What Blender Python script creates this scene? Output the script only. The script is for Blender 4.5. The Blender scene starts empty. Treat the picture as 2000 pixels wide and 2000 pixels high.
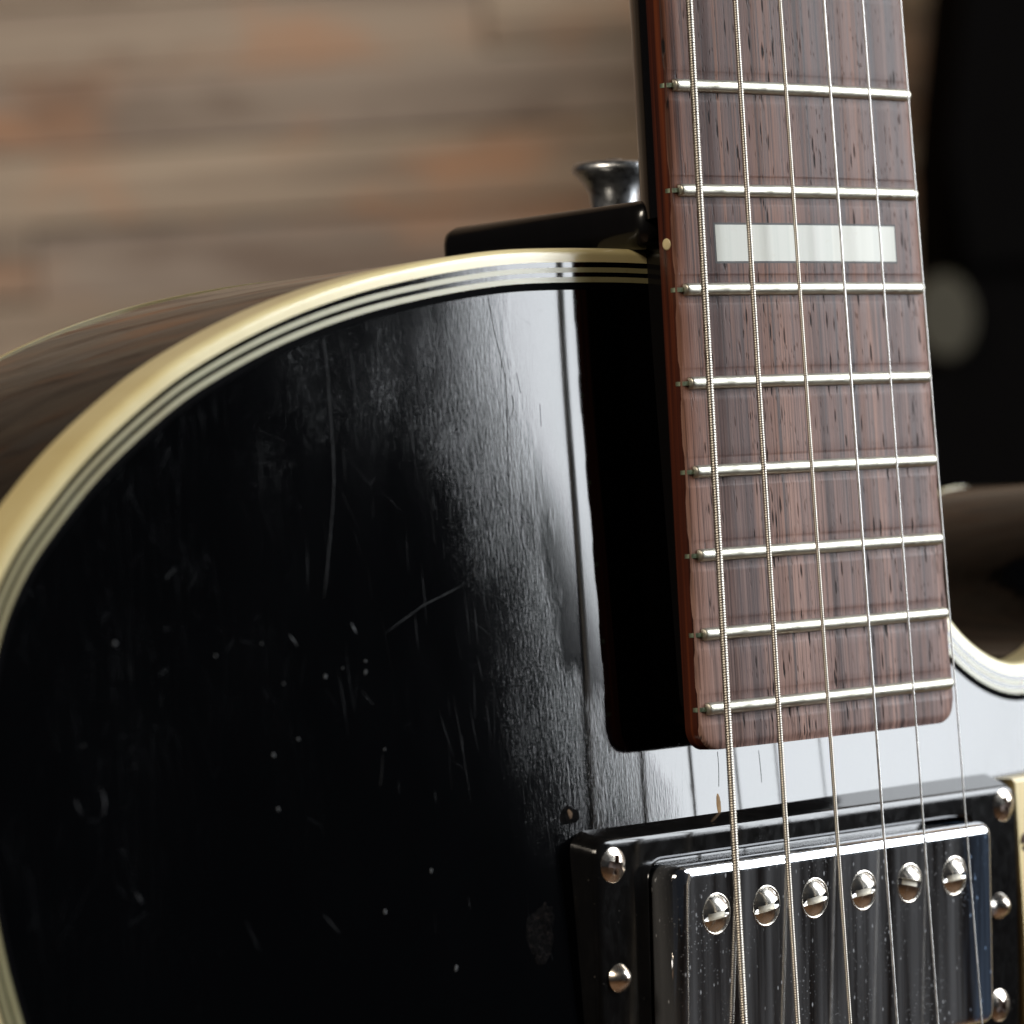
import bpy, bmesh, math, random
import numpy as np
from mathutils import Vector, Matrix
from mathutils.geometry import delaunay_2d_cdt

random.seed(7)
rng = np.random.default_rng(5)
sc = bpy.context.scene
COL = sc.collection

# Guitar frame: x across the neck (bass side negative), y along the neck (up),
# z out of the guitar's face, all in millimetres.  World: metres, Z up.
def G(x, y, z):
    return Vector((x, -z, y)) * 0.001
def GD(x, y, z):
    return Vector((x, -z, y))

# ------------------------------------------------------------------ camera
RIGHT = GD(0.716958, -0.063665, 0.694203)
DOWN = GD(-0.040971, -0.997948, -0.049208)
FWD = GD(0.695911, 0.006837, -0.718095)
cam = bpy.data.cameras.new('camera')
cam_o = bpy.data.objects.new('camera', cam)
COL.objects.link(cam_o)
m = Matrix((RIGHT, -DOWN, -FWD)).transposed().to_4x4()
CAMP = (-447.750637, 201.841308, 397.222488)
m.translation = G(*CAMP)
cam_o.matrix_world = m
cam.sensor_width = 36.0
cam.lens = 144.99
cam.clip_start = 0.02
cam.clip_end = 50
cam.dof.use_dof = True
cam.dof.focus_distance = 0.588
cam.dof.aperture_fstop = 17.0
cam.dof.aperture_blades = 9
sc.camera = cam_o

# ------------------------------------------------------------------ world
w = bpy.data.worlds.new('World')
sc.world = w
w.use_nodes = True
bg = w.node_tree.nodes['Background']
bg.inputs[0].default_value = (0.012, 0.014, 0.018, 1)
bg.inputs[1].default_value = 1.0

# ------------------------------------------------------------------ lamps
def area(name, corner, ex, ey, wd, ht, radiance, col):
    """rectangular softbox given by one corner and two edge directions (guitar frame)"""
    ey = GD(*ey).normalized()
    ex = GD(*ex)
    ex = (ex - ey * ex.dot(ey)).normalized()
    n = ex.cross(ey)
    L = bpy.data.lights.new(name, 'AREA')
    L.shape = 'RECTANGLE'
    L.size = wd
    L.size_y = ht
    L.energy = radiance * math.pi * wd * ht
    L.color = col
    o = bpy.data.objects.new(name, L)
    COL.objects.link(o)
    mm = Matrix((ex, ey, n)).transposed().to_4x4()
    mm.translation = G(*corner) + ex * wd / 2 + ey * ht / 2
    o.matrix_world = mm
    return o
area('softbox_lamp', (712, 62, 678), (0.905, 0.0, -0.425), (-0.29, 0.95, 0.145), 0.85, 1.0, 12.8, (0.91, 0.955, 1.0))
def spot_area(name, pos, target, wd, ht, radiance, col):
    d = (G(*target) - G(*pos)).normalized()
    z = -d
    x = Vector((0, 0, 1)).cross(z).normalized()
    y = z.cross(x)
    L = bpy.data.lights.new(name, 'AREA')
    L.shape = 'RECTANGLE'
    L.size = wd
    L.size_y = ht
    L.energy = radiance * math.pi * wd * ht
    L.color = col
    o = bpy.data.objects.new(name, L)
    COL.objects.link(o)
    mm = Matrix((x, y, z)).transposed().to_4x4()
    mm.translation = G(*pos)
    o.matrix_world = mm
spot_area('warm_room_lamp', (-1450, 1150, 350), (0, 220, -300), 0.45, 0.45, 30.0, (1.0, 0.89, 0.74))

sc.view_settings.view_transform = 'Standard'
sc.view_settings.look = 'None'
sc.view_settings.exposure = 0
sc.view_settings.gamma = 1
sc.cycles.max_bounces = 8
sc.cycles.glossy_bounces = 6
sc.cycles.caustics_reflective = False
sc.cycles.caustics_refractive = False

# ------------------------------------------------------------------ node helpers
class NT:
    def __init__(self, name):
        self.m = bpy.data.materials.new(name)
        self.m.use_nodes = True
        self.t = self.m.node_tree
        self.b = self.t.nodes['Principled BSDF']
        tc = self.t.nodes.new('ShaderNodeTexCoord')
        self.obj = tc.outputs['Object']
        self.n = 0
    def link(self, a, b):
        self.t.links.new(a, b)
    def new(self, kind):
        return self.t.nodes.new(kind)
    def map(self, scale, rot=(0, 0, 0), loc=(0, 0, 0), src=None):
        n = self.new('ShaderNodeMapping')
        n.inputs['Scale'].default_value = scale
        n.inputs['Rotation'].default_value = rot
        n.inputs['Location'].default_value = loc
        self.link(src or self.obj, n.inputs['Vector'])
        return n.outputs[0]
    def noise(self, vec, scale=1.0, detail=4, rough=0.55, dist=0.0):
        n = self.new('ShaderNodeTexNoise')
        n.inputs['Scale'].default_value = scale
        n.inputs['Detail'].default_value = detail
        n.inputs['Roughness'].default_value = rough
        n.inputs['Distortion'].default_value = dist
        self.link(vec, n.inputs['Vector'])
        return n.outputs['Fac']
    def voro(self, vec, scale=1.0, feature='F1', rnd=1.0):
        n = self.new('ShaderNodeTexVoronoi')
        n.feature = feature
        n.inputs['Scale'].default_value = scale
        n.inputs['Randomness'].default_value = rnd
        self.link(vec, n.inputs['Vector'])
        return n
    def ramp(self, fac, stops, interp='LINEAR'):
        n = self.new('ShaderNodeValToRGB')
        cr = n.color_ramp
        cr.interpolation = interp
        while len(cr.elements) < len(stops):
            cr.elements.new(0.5)
        for e, (p, c) in zip(cr.elements, stops):
            e.position = p
            if not hasattr(c, '__len__'):
                c = (c, c, c)
            e.color = (c[0], c[1], c[2], 1)
        self.link(fac, n.inputs[0])
        return n.outputs[0]
    def mixc(self, fac, a, b, mode='MIX'):
        n = self.new('ShaderNodeMix')
        n.data_type = 'RGBA'
        n.blend_type = mode
        for s, v in ((0, fac), (6, a), (7, b)):
            if hasattr(v, 'node'):
                self.link(v, n.inputs[s])
            elif hasattr(v, '__len__'):
                n.inputs[s].default_value = (v[0], v[1], v[2], 1)
            else:
                n.inputs[s].default_value = v
        return n.outputs[2]
    def math(self, op, a, b=None, c=None, clamp=False):
        n = self.new('ShaderNodeMath')
        n.operation = op
        n.use_clamp = clamp
        for i, v in enumerate((a, b, c)):
            if v is None:
                continue
            if hasattr(v, 'node'):
                self.link(v, n.inputs[i])
            else:
                n.inputs[i].default_value = v
        return n.outputs[0]
    def bump(self, h, strength=0.3, dist=0.0002, prev=None):
        n = self.new('ShaderNodeBump')
        n.inputs['Strength'].default_value = strength
        n.inputs['Distance'].default_value = dist
        self.link(h, n.inputs['Height'])
        if prev is not None:
            self.link(prev, n.inputs['Normal'])
        return n.outputs[0]
    def set(self, **k):
        for key, v in k.items():
            s = self.b.inputs[key.replace('_', ' ')]
            if hasattr(v, 'node'):
                self.link(v, s)
            elif hasattr(v, '__len__'):
                s.default_value = (v[0], v[1], v[2], 1)
            else:
                s.default_value = v
        return self

R90 = math.radians
# object axes of guitar pieces: X across, Z along the neck, Y into the body (metres)

def mat_lacquer():
    t = NT('black_lacquer')
    # fine wood figure telegraphing through the finish, running along the neck
    ln = t.map((2300, 2300, 520), rot=(0, R90(-3), 0))
    grain = t.noise(ln, 1.0, 5, 0.62, 0.4)
    pores = t.noise(t.map((4200, 4200, 1100), rot=(0, R90(3), 0)), 1.0, 3, 0.6)
    patch = t.ramp(t.noise(t.map((38, 38, 22)), 1.0, 3, 0.5), [(0.38, 0.15), (0.62, 1.0)])
    big = t.noise(t.map((60, 60, 30)), 1.0, 2, 0.5)
    h = t.math('ADD', t.math('MULTIPLY', grain, 0.8), t.math('MULTIPLY', pores, 0.45))
    # the grain has sunk through the finish west of the long crack; beside the neck it is still flat
    sx = t.new('ShaderNodeSeparateXYZ')
    t.link(t.obj, sx.inputs[0])
    edge = t.math('ADD', -0.0535, t.math('MINIMUM', t.math('MAXIMUM', t.math('SUBTRACT', 0.390, sx.outputs['Z']), 0.0), 0.020))
    edge = t.math('ADD', edge, t.math('MULTIPLY', t.math('MAXIMUM', t.math('SUBTRACT', 0.432, sx.outputs['Z']), 0.0), 0.14))
    edge = t.math('ADD', edge, t.math('MULTIPLY', t.math('SUBTRACT', t.noise(t.map((300, 300, 70), loc=(2, 6, 4)), 1.0, 3), 0.5), 0.012))
    zone = t.math('SUBTRACT', 1.0, t.math('MULTIPLY', t.math('DIVIDE', t.math('SUBTRACT', sx.outputs['X'], edge), 0.005, clamp=True), 0.90))
    patch = t.math('MULTIPLY', patch, zone)
    h = t.math('MULTIPLY', h, patch)
    nb = t.bump(h, 0.32, 0.00004)
    nb = t.bump(big, 0.008, 0.0003, nb)
    # hairline scratches: thin lines of three stretched voronoi cells, at different slants
    sv = None
    for sx, sz, ang, thr in ((420, 42, 12, 0.006), (520, 36, -16, 0.005), (300, 30, 34, 0.004), (700, 60, -4, 0.008), (620, 50, 22, 0.005)):
        v = t.voro(t.map((sx, 30, sz), rot=(0, R90(ang), 0), loc=(ang, 0, sx)), 1.0, 'DISTANCE_TO_EDGE')
        line = t.ramp(v.outputs['Distance'], [(0.0, 1.0), (thr, 0.0)])
        brk = t.ramp(t.noise(t.map((120, 120, 90), loc=(ang * 3, 1, 2)), 1.0, 2), [(0.50, 0.0), (0.60, 1.0)])
        line = t.math('MULTIPLY', line, brk)
        sv = line if sv is None else t.math('MAXIMUM', sv, line)
    dens = t.ramp(t.noise(t.map((26, 26, 14), loc=(4, 2, 9)), 1.0, 2), [(0.42, 0.0), (0.62, 1.0)])
    sv = t.math('MULTIPLY', sv, dens)
    # dust specks
    dv = t.voro(t.map((420, 420, 420)), 1.0)
    dust = t.ramp(dv.outputs['Distance'], [(0.0, 1.0), (0.075, 0.0)])
    dsel = t.ramp(t.noise(t.map((90, 90, 90), loc=(3, 3, 3)), 1.0, 3), [(0.56, 0.0), (0.66, 1.0)])
    dust = t.math('MULTIPLY', dust, dsel)
    wear = t.math('MAXIMUM', t.math('MULTIPLY', sv, 0.16), t.math('MULTIPLY', dust, 0.16))
    smudge = t.noise(t.map((70, 70, 34), loc=(1, 5, 2)), 1.0, 5, 0.6)
    rgh = t.ramp(smudge, [(0.3, 0.045), (0.7, 0.075)])
    rgh = t.math('ADD', rgh, t.math('MULTIPLY', wear, 0.9), clamp=True)
    col = t.mixc(wear, (0.0006, 0.0006, 0.0007), (0.030, 0.031, 0.034))
    t.set(Base_Color=col, Roughness=rgh, IOR=1.55, Normal=nb)
    return t.m

def mat_gloss_black(name='black_neck_paint', rough=0.12, col=(0.004, 0.0035, 0.0035)):
    t = NT(name)
    n = t.noise(t.map((300, 300, 120)), 1.0, 5, 0.6)
    t.set(Base_Color=col, Roughness=t.ramp(n, [(0.3, rough * 0.8), (0.75, rough * 1.5)]), IOR=1.5,
          Normal=t.bump(t.noise(t.map((90, 90, 60)), 1.0, 2), 0.15, 0.0004))
    return t.m

def mat_plastic():
    t = NT('black_plastic')
    n = t.noise(t.map((900, 900, 500)), 1.0, 6, 0.7)
    d = t.voro(t.map((800, 800, 800)), 1.0)
    dust = t.math('MULTIPLY', t.ramp(d.outputs['Distance'], [(0.0, 1.0), (0.14, 0.0)]),
                  t.ramp(t.noise(t.map((260, 260, 260)), 1.0, 3), [(0.52, 0.0), (0.62, 1.0)]))
    smear = t.ramp(t.noise(t.map((420, 420, 160)), 1.0, 5, 0.7), [(0.45, 0.0), (0.8, 0.35)])
    f = t.math('MAXIMUM', t.math('MULTIPLY', dust, 0.7), t.math('MULTIPLY', smear, 0.09))
    t.set(Base_Color=t.mixc(f, (0.004, 0.0038, 0.0038), (0.12, 0.11, 0.10)),
          Roughness=t.ramp(n, [(0.3, 0.07), (0.8, 0.20)]), IOR=1.5)
    return t.m

def mat_binding(name, col, dark):
    t = NT(name)
    n = t.noise(t.map((34, 34, 34)), 1.0, 4, 0.6)
    s = t.noise(t.map((260, 260, 260)), 1.0, 4, 0.65)
    c = t.mixc(t.ramp(n, [(0.35, 0.0), (0.7, 1.0)]), col, dark)
    c = t.mixc(t.ramp(s, [(0.62, 0.0), (0.8, 0.5)]), c, (dark[0] * 0.6, dark[1] * 0.5, dark[2] * 0.4))
    t.set(Base_Color=c, Roughness=0.28, IOR=1.5)
    t.b.inputs['Coat Weight'].default_value = 0.6
    t.b.inputs['Coat Roughness'].default_value = 0.22
    return t.m

def mat_rosewood():
    t = NT('rosewood')
    st = t.noise(t.map((190, 60, 2.6), loc=(2, 0, 0)), 1.0, 5, 0.62, 0.25)
    st2 = t.noise(t.map((520, 200, 5), loc=(7, 1, 0)), 1.0, 4, 0.6, 0.15)
    fib = t.noise(t.map((3000, 900, 26), loc=(1, 1, 4)), 1.0, 4, 0.65)
    fine = t.noise(t.map((5200, 900, 160)), 1.0, 3, 0.6)
    c = t.ramp(st, [(0.30, (0.050, 0.032, 0.032)), (0.42, (0.125, 0.070, 0.060)), (0.52, (0.205, 0.112, 0.088)), (0.70, (0.275, 0.142, 0.100))])
    c = t.mixc(t.ramp(st2, [(0.33, 0.97), (0.47, 0.0)]), c, (0.032, 0.023, 0.026))
    c = t.mixc(t.ramp(st2, [(0.55, 0.0), (0.72, 0.6)]), c, (0.30, 0.150, 0.098))
    c = t.mixc(t.ramp(fib, [(0.36, 0.9), (0.51, 0.0)]), c, (0.045, 0.026, 0.023))
    c = t.mixc(t.ramp(fib, [(0.55, 0.0), (0.72, 0.40)]), c, (0.34, 0.21, 0.165))
    c = t.mixc(t.ramp(fine, [(0.3, 0.45), (0.5, 0.0)]), c, (0.05, 0.03, 0.027))
    # the end of the board is paler, its upper length darker and more saturated
    sx = t.new('ShaderNodeSeparateXYZ')
    t.link(t.obj, sx.inputs[0])
    along = t.math('ADD', sx.outputs['Z'], t.math('MULTIPLY', t.math('SUBTRACT', t.noise(t.map((40, 40, 25)), 1.0, 2), 0.5), 0.05))
    up_board = t.math('DIVIDE', t.math('SUBTRACT', along, 0.385), 0.10, clamp=True)
    hsv = t.new('ShaderNodeHueSaturation')
    t.link(c, hsv.inputs['Color'])
    t.link(t.math('SUBTRACT', 1.30, t.math('MULTIPLY', up_board, 0.72)), hsv.inputs['Value'])
    t.link(t.math('ADD', 0.86, t.math('MULTIPLY', up_board, 0.42)), hsv.inputs['Saturation'])
    c = hsv.outputs[0]
    # open pores: short dark dashes along the grain
    jit = t.noise(t.map((2600, 900, 260)), 1.0, 2, 0.5)
    def pores(sx_, sz_, loc, lo, hi, s0, s1, nl):
        pv = t.voro(t.map((sx_, 300, sz_), loc=loc), 1.0)
        pd = t.math('ADD', pv.outputs['Distance'], t.math('MULTIPLY', t.math('SUBTRACT', jit, 0.5), 0.30))
        p = t.ramp(pd, [(lo, 1.0), (hi, 0.0)])
        sel = t.ramp(t.noise(t.map((210, 90, 20), loc=nl), 1.0, 2), [(s0, 0.0), (s1, 1.0)])
        return t.math('MULTIPLY', p, sel)
    p1 = pores(900, 135, (0, 3, 0), 0.10, 0.20, 0.40, 0.50, (5, 5, 1))
    p2 = pores(1150, 190, (9, 3, 4), 0.09, 0.18, 0.42, 0.52, (2, 8, 6))
    p3 = pores(1700, 420, (4, 7, 2), 0.08, 0.20, 0.35, 0.55, (9, 1, 3))
    pore = t.math('MAXIMUM', t.math('MAXIMUM', p1, p2), t.math('MULTIPLY', p3, 0.6))
    c = t.mixc(pore, c, (0.010, 0.007, 0.007))
    h = t.math('ADD', t.math('MULTIPLY', pore, -1.0), t.math('MULTIPLY', fib, 0.35))
    nb = t.bump(h, 0.5, 0.00012)
    nb = t.bump(t.noise(t.map((2200, 1500, 1100)), 1.0, 2), 0.10, 0.00006, nb)
    rg = t.math('ADD', t.ramp(st2, [(0.3, 0.34), (0.7, 0.44)]), t.math('MULTIPLY', pore, 0.3), clamp=True)
    t.set(Base_Color=c, Roughness=rg, IOR=1.23, Normal=nb)
    return t.m

def mat_board_edge():
    t = NT('rosewood_side_lacquer')
    st = t.noise(t.map((60, 900, 9)), 1.0, 4, 0.6)
    c = t.ramp(st, [(0.3, (0.018, 0.006, 0.005)), (0.52, (0.060, 0.015, 0.008)), (0.75, (0.15, 0.036, 0.012))])
    t.set(Base_Color=c, Roughness=0.25, IOR=1.5)
    return t.m

def mat_metal(name, col, rough, dirt=None, spread=(900, 900, 900), aged=0.35):
    t = NT(name)
    n = t.noise(t.map(spread), 1.0, 5, 0.65)
    r = t.ramp(n, [(0.3, rough * 0.8), (0.75, rough * 1.6)])
    c = col
    if dirt:
        c = t.mixc(t.ramp(t.noise(t.map((700, 700, 700), loc=(2, 2, 2)), 1.0, 5, 0.7), [(0.5, 0.0), (0.72, aged)]), col, dirt)
    t.set(Base_Color=c, Metallic=1.0, Roughness=r)
    return t.m

def mat_cover():
    t = NT('chrome_cover')
    # vertical bands painting in reflected streaks, with specks of dust and pitting
    band = t.noise(t.map((230, 100, 6)), 1.0, 4, 0.6)
    pit = t.voro(t.map((1700, 1700, 1700)), 1.0)
    pits = t.ramp(pit.outputs['Distance'], [(0.10, 1.0), (0.26, 0.0)])
    psel = t.ramp(t.noise(t.map((150, 150, 60), loc=(8, 1, 3)), 1.0, 4, 0.6), [(0.44, 0.0), (0.62, 1.0)])
    pits = t.math('MULTIPLY', pits, psel)
    fl = t.voro(t.map((900, 900, 420), rot=(0, R90(28), 0)), 1.0)
    fleck = t.math('MULTIPLY', t.ramp(fl.outputs['Distance'], [(0.08, 1.0), (0.17, 0.0)]),
                   t.ramp(t.noise(t.map((200, 200, 160), loc=(1, 7, 3)), 1.0, 3), [(0.42, 0.0), (0.52, 1.0)]))
    dustf = t.math('MAXIMUM', t.math('MULTIPLY', pits, 0.55), t.math('MULTIPLY', fleck, 0.75))
    refl_bands = t.ramp(band, [(0.40, 0.012), (0.68, 0.20)])
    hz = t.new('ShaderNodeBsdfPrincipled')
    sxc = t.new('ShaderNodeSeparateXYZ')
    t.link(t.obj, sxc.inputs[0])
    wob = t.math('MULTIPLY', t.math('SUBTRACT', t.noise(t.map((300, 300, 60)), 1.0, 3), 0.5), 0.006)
    blue_refl = t.math('DIVIDE', t.math('SUBTRACT', t.math('ADD', sxc.outputs['X'], wob), 0.0265), 0.003, clamp=True)  # blue reflection painted into the right end of the cover
    t.link(t.ramp(blue_refl, [(0.0, (0.38, 0.385, 0.40)), (1.0, (0.17, 0.28, 0.46))]), hz.inputs['Base Color'])
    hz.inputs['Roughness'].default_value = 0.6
    t.set(Base_Color=(0.66, 0.67, 0.69), Metallic=1.0, Roughness=t.ramp(band, [(0.3, 0.035), (0.75, 0.09)]))
    mx = t.new('ShaderNodeMixShader')
    t.link(t.math('MAXIMUM', refl_bands, dustf), mx.inputs[0])
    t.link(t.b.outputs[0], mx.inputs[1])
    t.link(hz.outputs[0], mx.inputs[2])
    out = [n for n in t.t.nodes if n.type == 'OUTPUT_MATERIAL'][0]
    t.link(mx.outputs[0], out.inputs[0])
    return t.m

def mat_simple(name, col, rough, var=0.25, scale=200, ior=1.5):
    t = NT(name)
    n = t.noise(t.map((scale, scale, scale)), 1.0, 5, 0.6)
    d = tuple(c * (1 - var) for c in col)
    t.set(Base_Color=t.mixc(t.ramp(n, [(0.35, 0.0), (0.7, 1.0)]), col, d), Roughness=rough, IOR=ior)
    return t.m

def mat_chip():
    t = NT('grimy_chipped_finish')
    n = t.noise(t.map((1300, 1300, 1300)), 1.0, 6, 0.8)
    n2 = t.noise(t.map((1800, 1800, 1800), loc=(3, 3, 3)), 1.0, 4, 0.7)
    c = t.ramp(n, [(0.45, (0.0010, 0.0010, 0.0010)), (0.58, (0.006, 0.005, 0.005)), (0.70, (0.030, 0.021, 0.017))])
    t.set(Base_Color=c, Roughness=0.7, IOR=1.08, Normal=t.bump(n2, 0.9, 0.0002))
    return t.m

def mat_inlay():
    t = NT('pearl_inlay')
    band = t.noise(t.map((200, 50, 4)), 1.0, 3, 0.5, 0.3)
    c = t.ramp(band, [(0.30, (0.52, 0.52, 0.45)), (0.48, (0.64, 0.64, 0.57)), (0.52, (0.56, 0.57, 0.51)), (0.70, (0.66, 0.65, 0.59))])
    sp = t.noise(t.map((600, 600, 600)), 1.0, 3, 0.6)
    c = t.mixc(t.ramp(sp, [(0.64, 0.0), (0.78, 0.4)]), c, (0.45, 0.40, 0.27))
    t.set(Base_Color=c, Roughness=0.35, IOR=1.3)
    return t.m

def mat_plank():
    t = NT('weathered_plank')
    oi = t.new('ShaderNodeObjectInfo')
    rnd = oi.outputs['Random']
    off = t.new('ShaderNodeCombineXYZ')
    t.link(t.math('MULTIPLY', rnd, 37.0), off.inputs[0])
    t.link(t.math('MULTIPLY', rnd, 91.0), off.inputs[2])
    va = t.new('ShaderNodeVectorMath')
    t.link(t.obj, va.inputs[0])
    t.link(off.outputs[0], va.inputs[1])
    v = va.outputs[0]
    g = t.noise(t.map((2.2, 20, 75), src=v), 1.0, 5, 0.7, 0.3)
    g2 = t.noise(t.map((5.0, 20, 190), src=v, loc=(3, 0, 1)), 1.0, 3, 0.6)
    wv = t.new('ShaderNodeNewGeometry').outputs['Position']
    patch = t.noise(t.map((11, 11, 26), src=wv, loc=(4.1, 0, 2.3)), 1.0, 4, 0.6)
    patch2 = t.noise(t.map((8, 8, 34), src=wv, loc=(1.7, 0, 7)), 1.0, 4, 0.6)
    tone = t.ramp(rnd, [(0.0, (0.23, 0.195, 0.17)), (0.2, (0.33, 0.275, 0.22)), (0.4, (0.25, 0.22, 0.195)), (0.55, (0.30, 0.24, 0.185)), (0.75, (0.20, 0.172, 0.148)), (0.88, (0.34, 0.285, 0.23)), (1.0, (0.28, 0.205, 0.15))])
    c = t.mixc(t.ramp(g, [(0.36, 0.8), (0.56, 0.0)]), tone, (0.115, 0.088, 0.07))
    c = t.mixc(t.ramp(g2, [(0.58, 0.0), (0.75, 0.55)]), c, (0.40, 0.35, 0.29))
    c = t.mixc(t.ramp(patch, [(0.52, 0.0), (0.70, 0.85)]), c, (0.35, 0.19, 0.108))
    c = t.mixc(t.ramp(patch2, [(0.54, 0.0), (0.68, 0.9)]), c, (0.085, 0.052, 0.036))
    c = t.mixc(1.0, c, (1.10, 0.985, 0.85), 'MULTIPLY')
    t.set(Base_Color=c, Roughness=0.85, Normal=t.bump(g, 0.5, 0.003))
    return t.m

M = dict(
    lacquer=mat_lacquer(), neckp=mat_gloss_black(), heel=mat_gloss_black('black_heel_paint', 0.16),
    sidep=mat_gloss_black('black_side_paint', 0.06, (0.005, 0.0042, 0.004)),
    plastic=mat_plastic(),
    binding=mat_binding('aged_cream_binding', (0.75, 0.65, 0.36), (0.60, 0.485, 0.22)),
    purf=mat_binding('aged_cream_purfling', (0.33, 0.31, 0.17), (0.28, 0.23, 0.10)),
    rose=mat_rosewood(), edge=mat_board_edge(),
    fret=mat_metal('nickel_fret', (0.47, 0.455, 0.385), 0.38, (0.40, 0.37, 0.27), (500, 500, 500), 0.15),
    tang=mat_metal('tarnished_fret_tang', (0.33, 0.38, 0.27), 0.45, (0.10, 0.22, 0.15), (500, 500, 500), 0.8),
    wound=mat_metal('nickel_wound_string', (0.47, 0.435, 0.38), 0.36),
    plain=mat_metal('plain_steel_string', (0.74, 0.73, 0.71), 0.38),
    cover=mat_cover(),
    pole=mat_metal('nickel_pole_screw', (0.74, 0.70, 0.63), 0.20, (0.42, 0.31, 0.20), (900, 900, 900), 0.35),
    slot=mat_metal('worn_screw_slot', (0.62, 0.59, 0.52), 0.6),
    screw=mat_metal('rusty_nickel_screw', (0.76, 0.69, 0.60), 0.22, (0.30, 0.15, 0.07), (900, 900, 900), 0.75),
    recess=mat_simple('rusty_screw_recess', (0.06, 0.025, 0.012), 0.7),
    button=mat_metal('chrome_strap_button', (0.62, 0.63, 0.64), 0.30, (0.30, 0.29, 0.28)),
    guard=mat_simple('cream_pickguard_plastic', (0.72, 0.56, 0.24), 0.3, 0.12, 60),
    inlay=mat_inlay(),
    cream=mat_simple('cream_dot_plastic', (0.72, 0.60, 0.34), 0.35),
    gap=mat_simple('inlay_filler', (0.02, 0.014, 0.010), 0.6),
    scr=mat_simple('scratched_lacquer', (0.06, 0.062, 0.067), 0.5),
    scrf=mat_simple('faint_scratched_lacquer', (0.009, 0.0095, 0.011), 0.45),
    matte=mat_simple('scraped_black_lacquer', (0.003, 0.003, 0.0035), 0.7, 0.3, 500, 1.06),
    crack_refl=mat_simple('lacquer_crack_refl', (0.003, 0.003, 0.0035), 0.2),
    chip=mat_simple('bare_wood', (0.46, 0.27, 0.11), 0.7, 0.4, 900),
    chipb=mat_simple('brown_chipped_wood', (0.16, 0.10, 0.06), 0.8, 0.7, 1800, 1.3),
    chipd=mat_chip(),
    lint=mat_simple('dust_lint', (0.10, 0.105, 0.11), 0.9, 0.6, 2500),
    plank=mat_plank(),
    case=mat_simple('black_case_covering', (0.0022, 0.0019, 0.0018), 0.95, 0.3, 300, 1.08),
    knob=mat_simple('pale_knob_plastic', (0.026, 0.021, 0.009), 0.5, 0.2, 80),
    floor=mat_simple('brown_floor', (0.22, 0.12, 0.06), 0.6, 0.4, 8),
)

# ------------------------------------------------------------------ object helpers
WL = {}
def put(o, loc, parent):
    """loc: world position in metres"""
    WL[o] = loc.copy()
    if parent is not None:
        o.parent = parent
        o.location = loc - WL[parent]
    else:
        o.location = loc
    COL.objects.link(o)

def mk(name, verts, faces, mats, parent=None, loc=None, smooth=True, mi=None, sharp=None):
    """verts in guitar millimetres; loc = pivot in guitar millimetres (default: the parent's)"""
    L = G(*loc) if loc is not None else (WL[parent].copy() if parent is not None else Vector((0, 0, 0)))
    v = np.asarray(verts, float)
    wv = np.stack([v[:, 0], -v[:, 2], v[:, 1]], 1) * 0.001 - np.array(L)
    me = bpy.data.meshes.new(name)
    me.from_pydata(wv.tolist(), [], [tuple(int(i) for i in f) for f in faces])
    for mm_ in (mats if isinstance(mats, (list, tuple)) else [mats]):
        me.materials.append(mm_)
    if mi is not None:
        me.polygons.foreach_set('material_index', np.asarray(mi, np.int32))
    bm = bmesh.new()
    bm.from_mesh(me)
    bmesh.ops.recalc_face_normals(bm, faces=bm.faces[:])
    bm.to_mesh(me)
    bm.free()
    me.polygons.foreach_set('use_smooth', np.full(len(me.polygons), smooth))
    if smooth and sharp is not None:
        me.set_sharp_from_angle(angle=math.radians(sharp))
    me.update()
    o = bpy.data.objects.new(name, me)
    put(o, L, parent)
    return o

def tag(o, label=None, cat=None, group=None, kind=None):
    for k, v in (('label', label), ('category', cat), ('group', group), ('kind', kind)):
        if v:
            o[k] = v
    return o

def empty(name, loc):
    o = bpy.data.objects.new(name, None)
    o.empty_display_size = 0.05
    put(o, G(*loc), None)
    return o

def strip_faces(nr, nc, closed_c=False, closed_r=False):
    f = []
    R = nr if closed_r else nr - 1
    Cc = nc if closed_c else nc - 1
    for r in range(R):
        for c in range(Cc):
            r2, c2 = (r + 1) % nr, (c + 1) % nc
            f.append((r * nc + c, r * nc + c2, r2 * nc + c2, r2 * nc + c))
    return f

# ------------------------------------------------------------------ the guitar
ROOT = empty('electric_guitar', (0, -205, -61))
tag(ROOT, 'worn black carved top electric guitar with cream binding and a rosewood neck', 'guitar')

ZB = -11.5          # height of the rim of the top below the fretboard crown
ZK = -63.0          # back of the body
ctrl = [(0, 241.9), (-17.2, 242.1), (-28, 242.4), (-39.7, 242.4), (-51.1, 242.0), (-65.2, 240.4), (-79.9, 237.8),
        (-94.3, 233.8), (-108.2, 228.3), (-117.3, 223.3), (-126.3, 217.2), (-133.4, 211.1), (-139.9, 204.4),
        (-145.2, 195.5), (-148.6, 183), (-149.6, 170), (-148.4, 157), (-145.6, 145), (-140.5, 130), (-131, 108), (-123, 86), (-120, 64),
        (-124, 36), (-138, 5), (-152, -25), (-162, -60), (-163, -95), (-154, -135), (-128, -172), (-85, -195), (-40, -203),
        (0, -205), (40, -203), (85, -195), (128, -172), (154, -135), (163, -95), (162, -60), (152, -25), (138, 5), (124, 36),
        (119, 64), (121, 92), (130, 122), (138, 150), (140, 172), (136, 187), (128, 197.5), (117, 204), (104, 206.3),
        (93, 203.6), (83, 197), (74.5, 187.5), (66.5, 180.3), (57.5, 177.7), (50.9, 178.9), (44.8, 182.2), (40.2, 186.4),
        (35.5, 193), (31, 202), (27.5, 213), (25, 225), (22.5, 233), (17, 239.4), (9, 241.5)]
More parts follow.
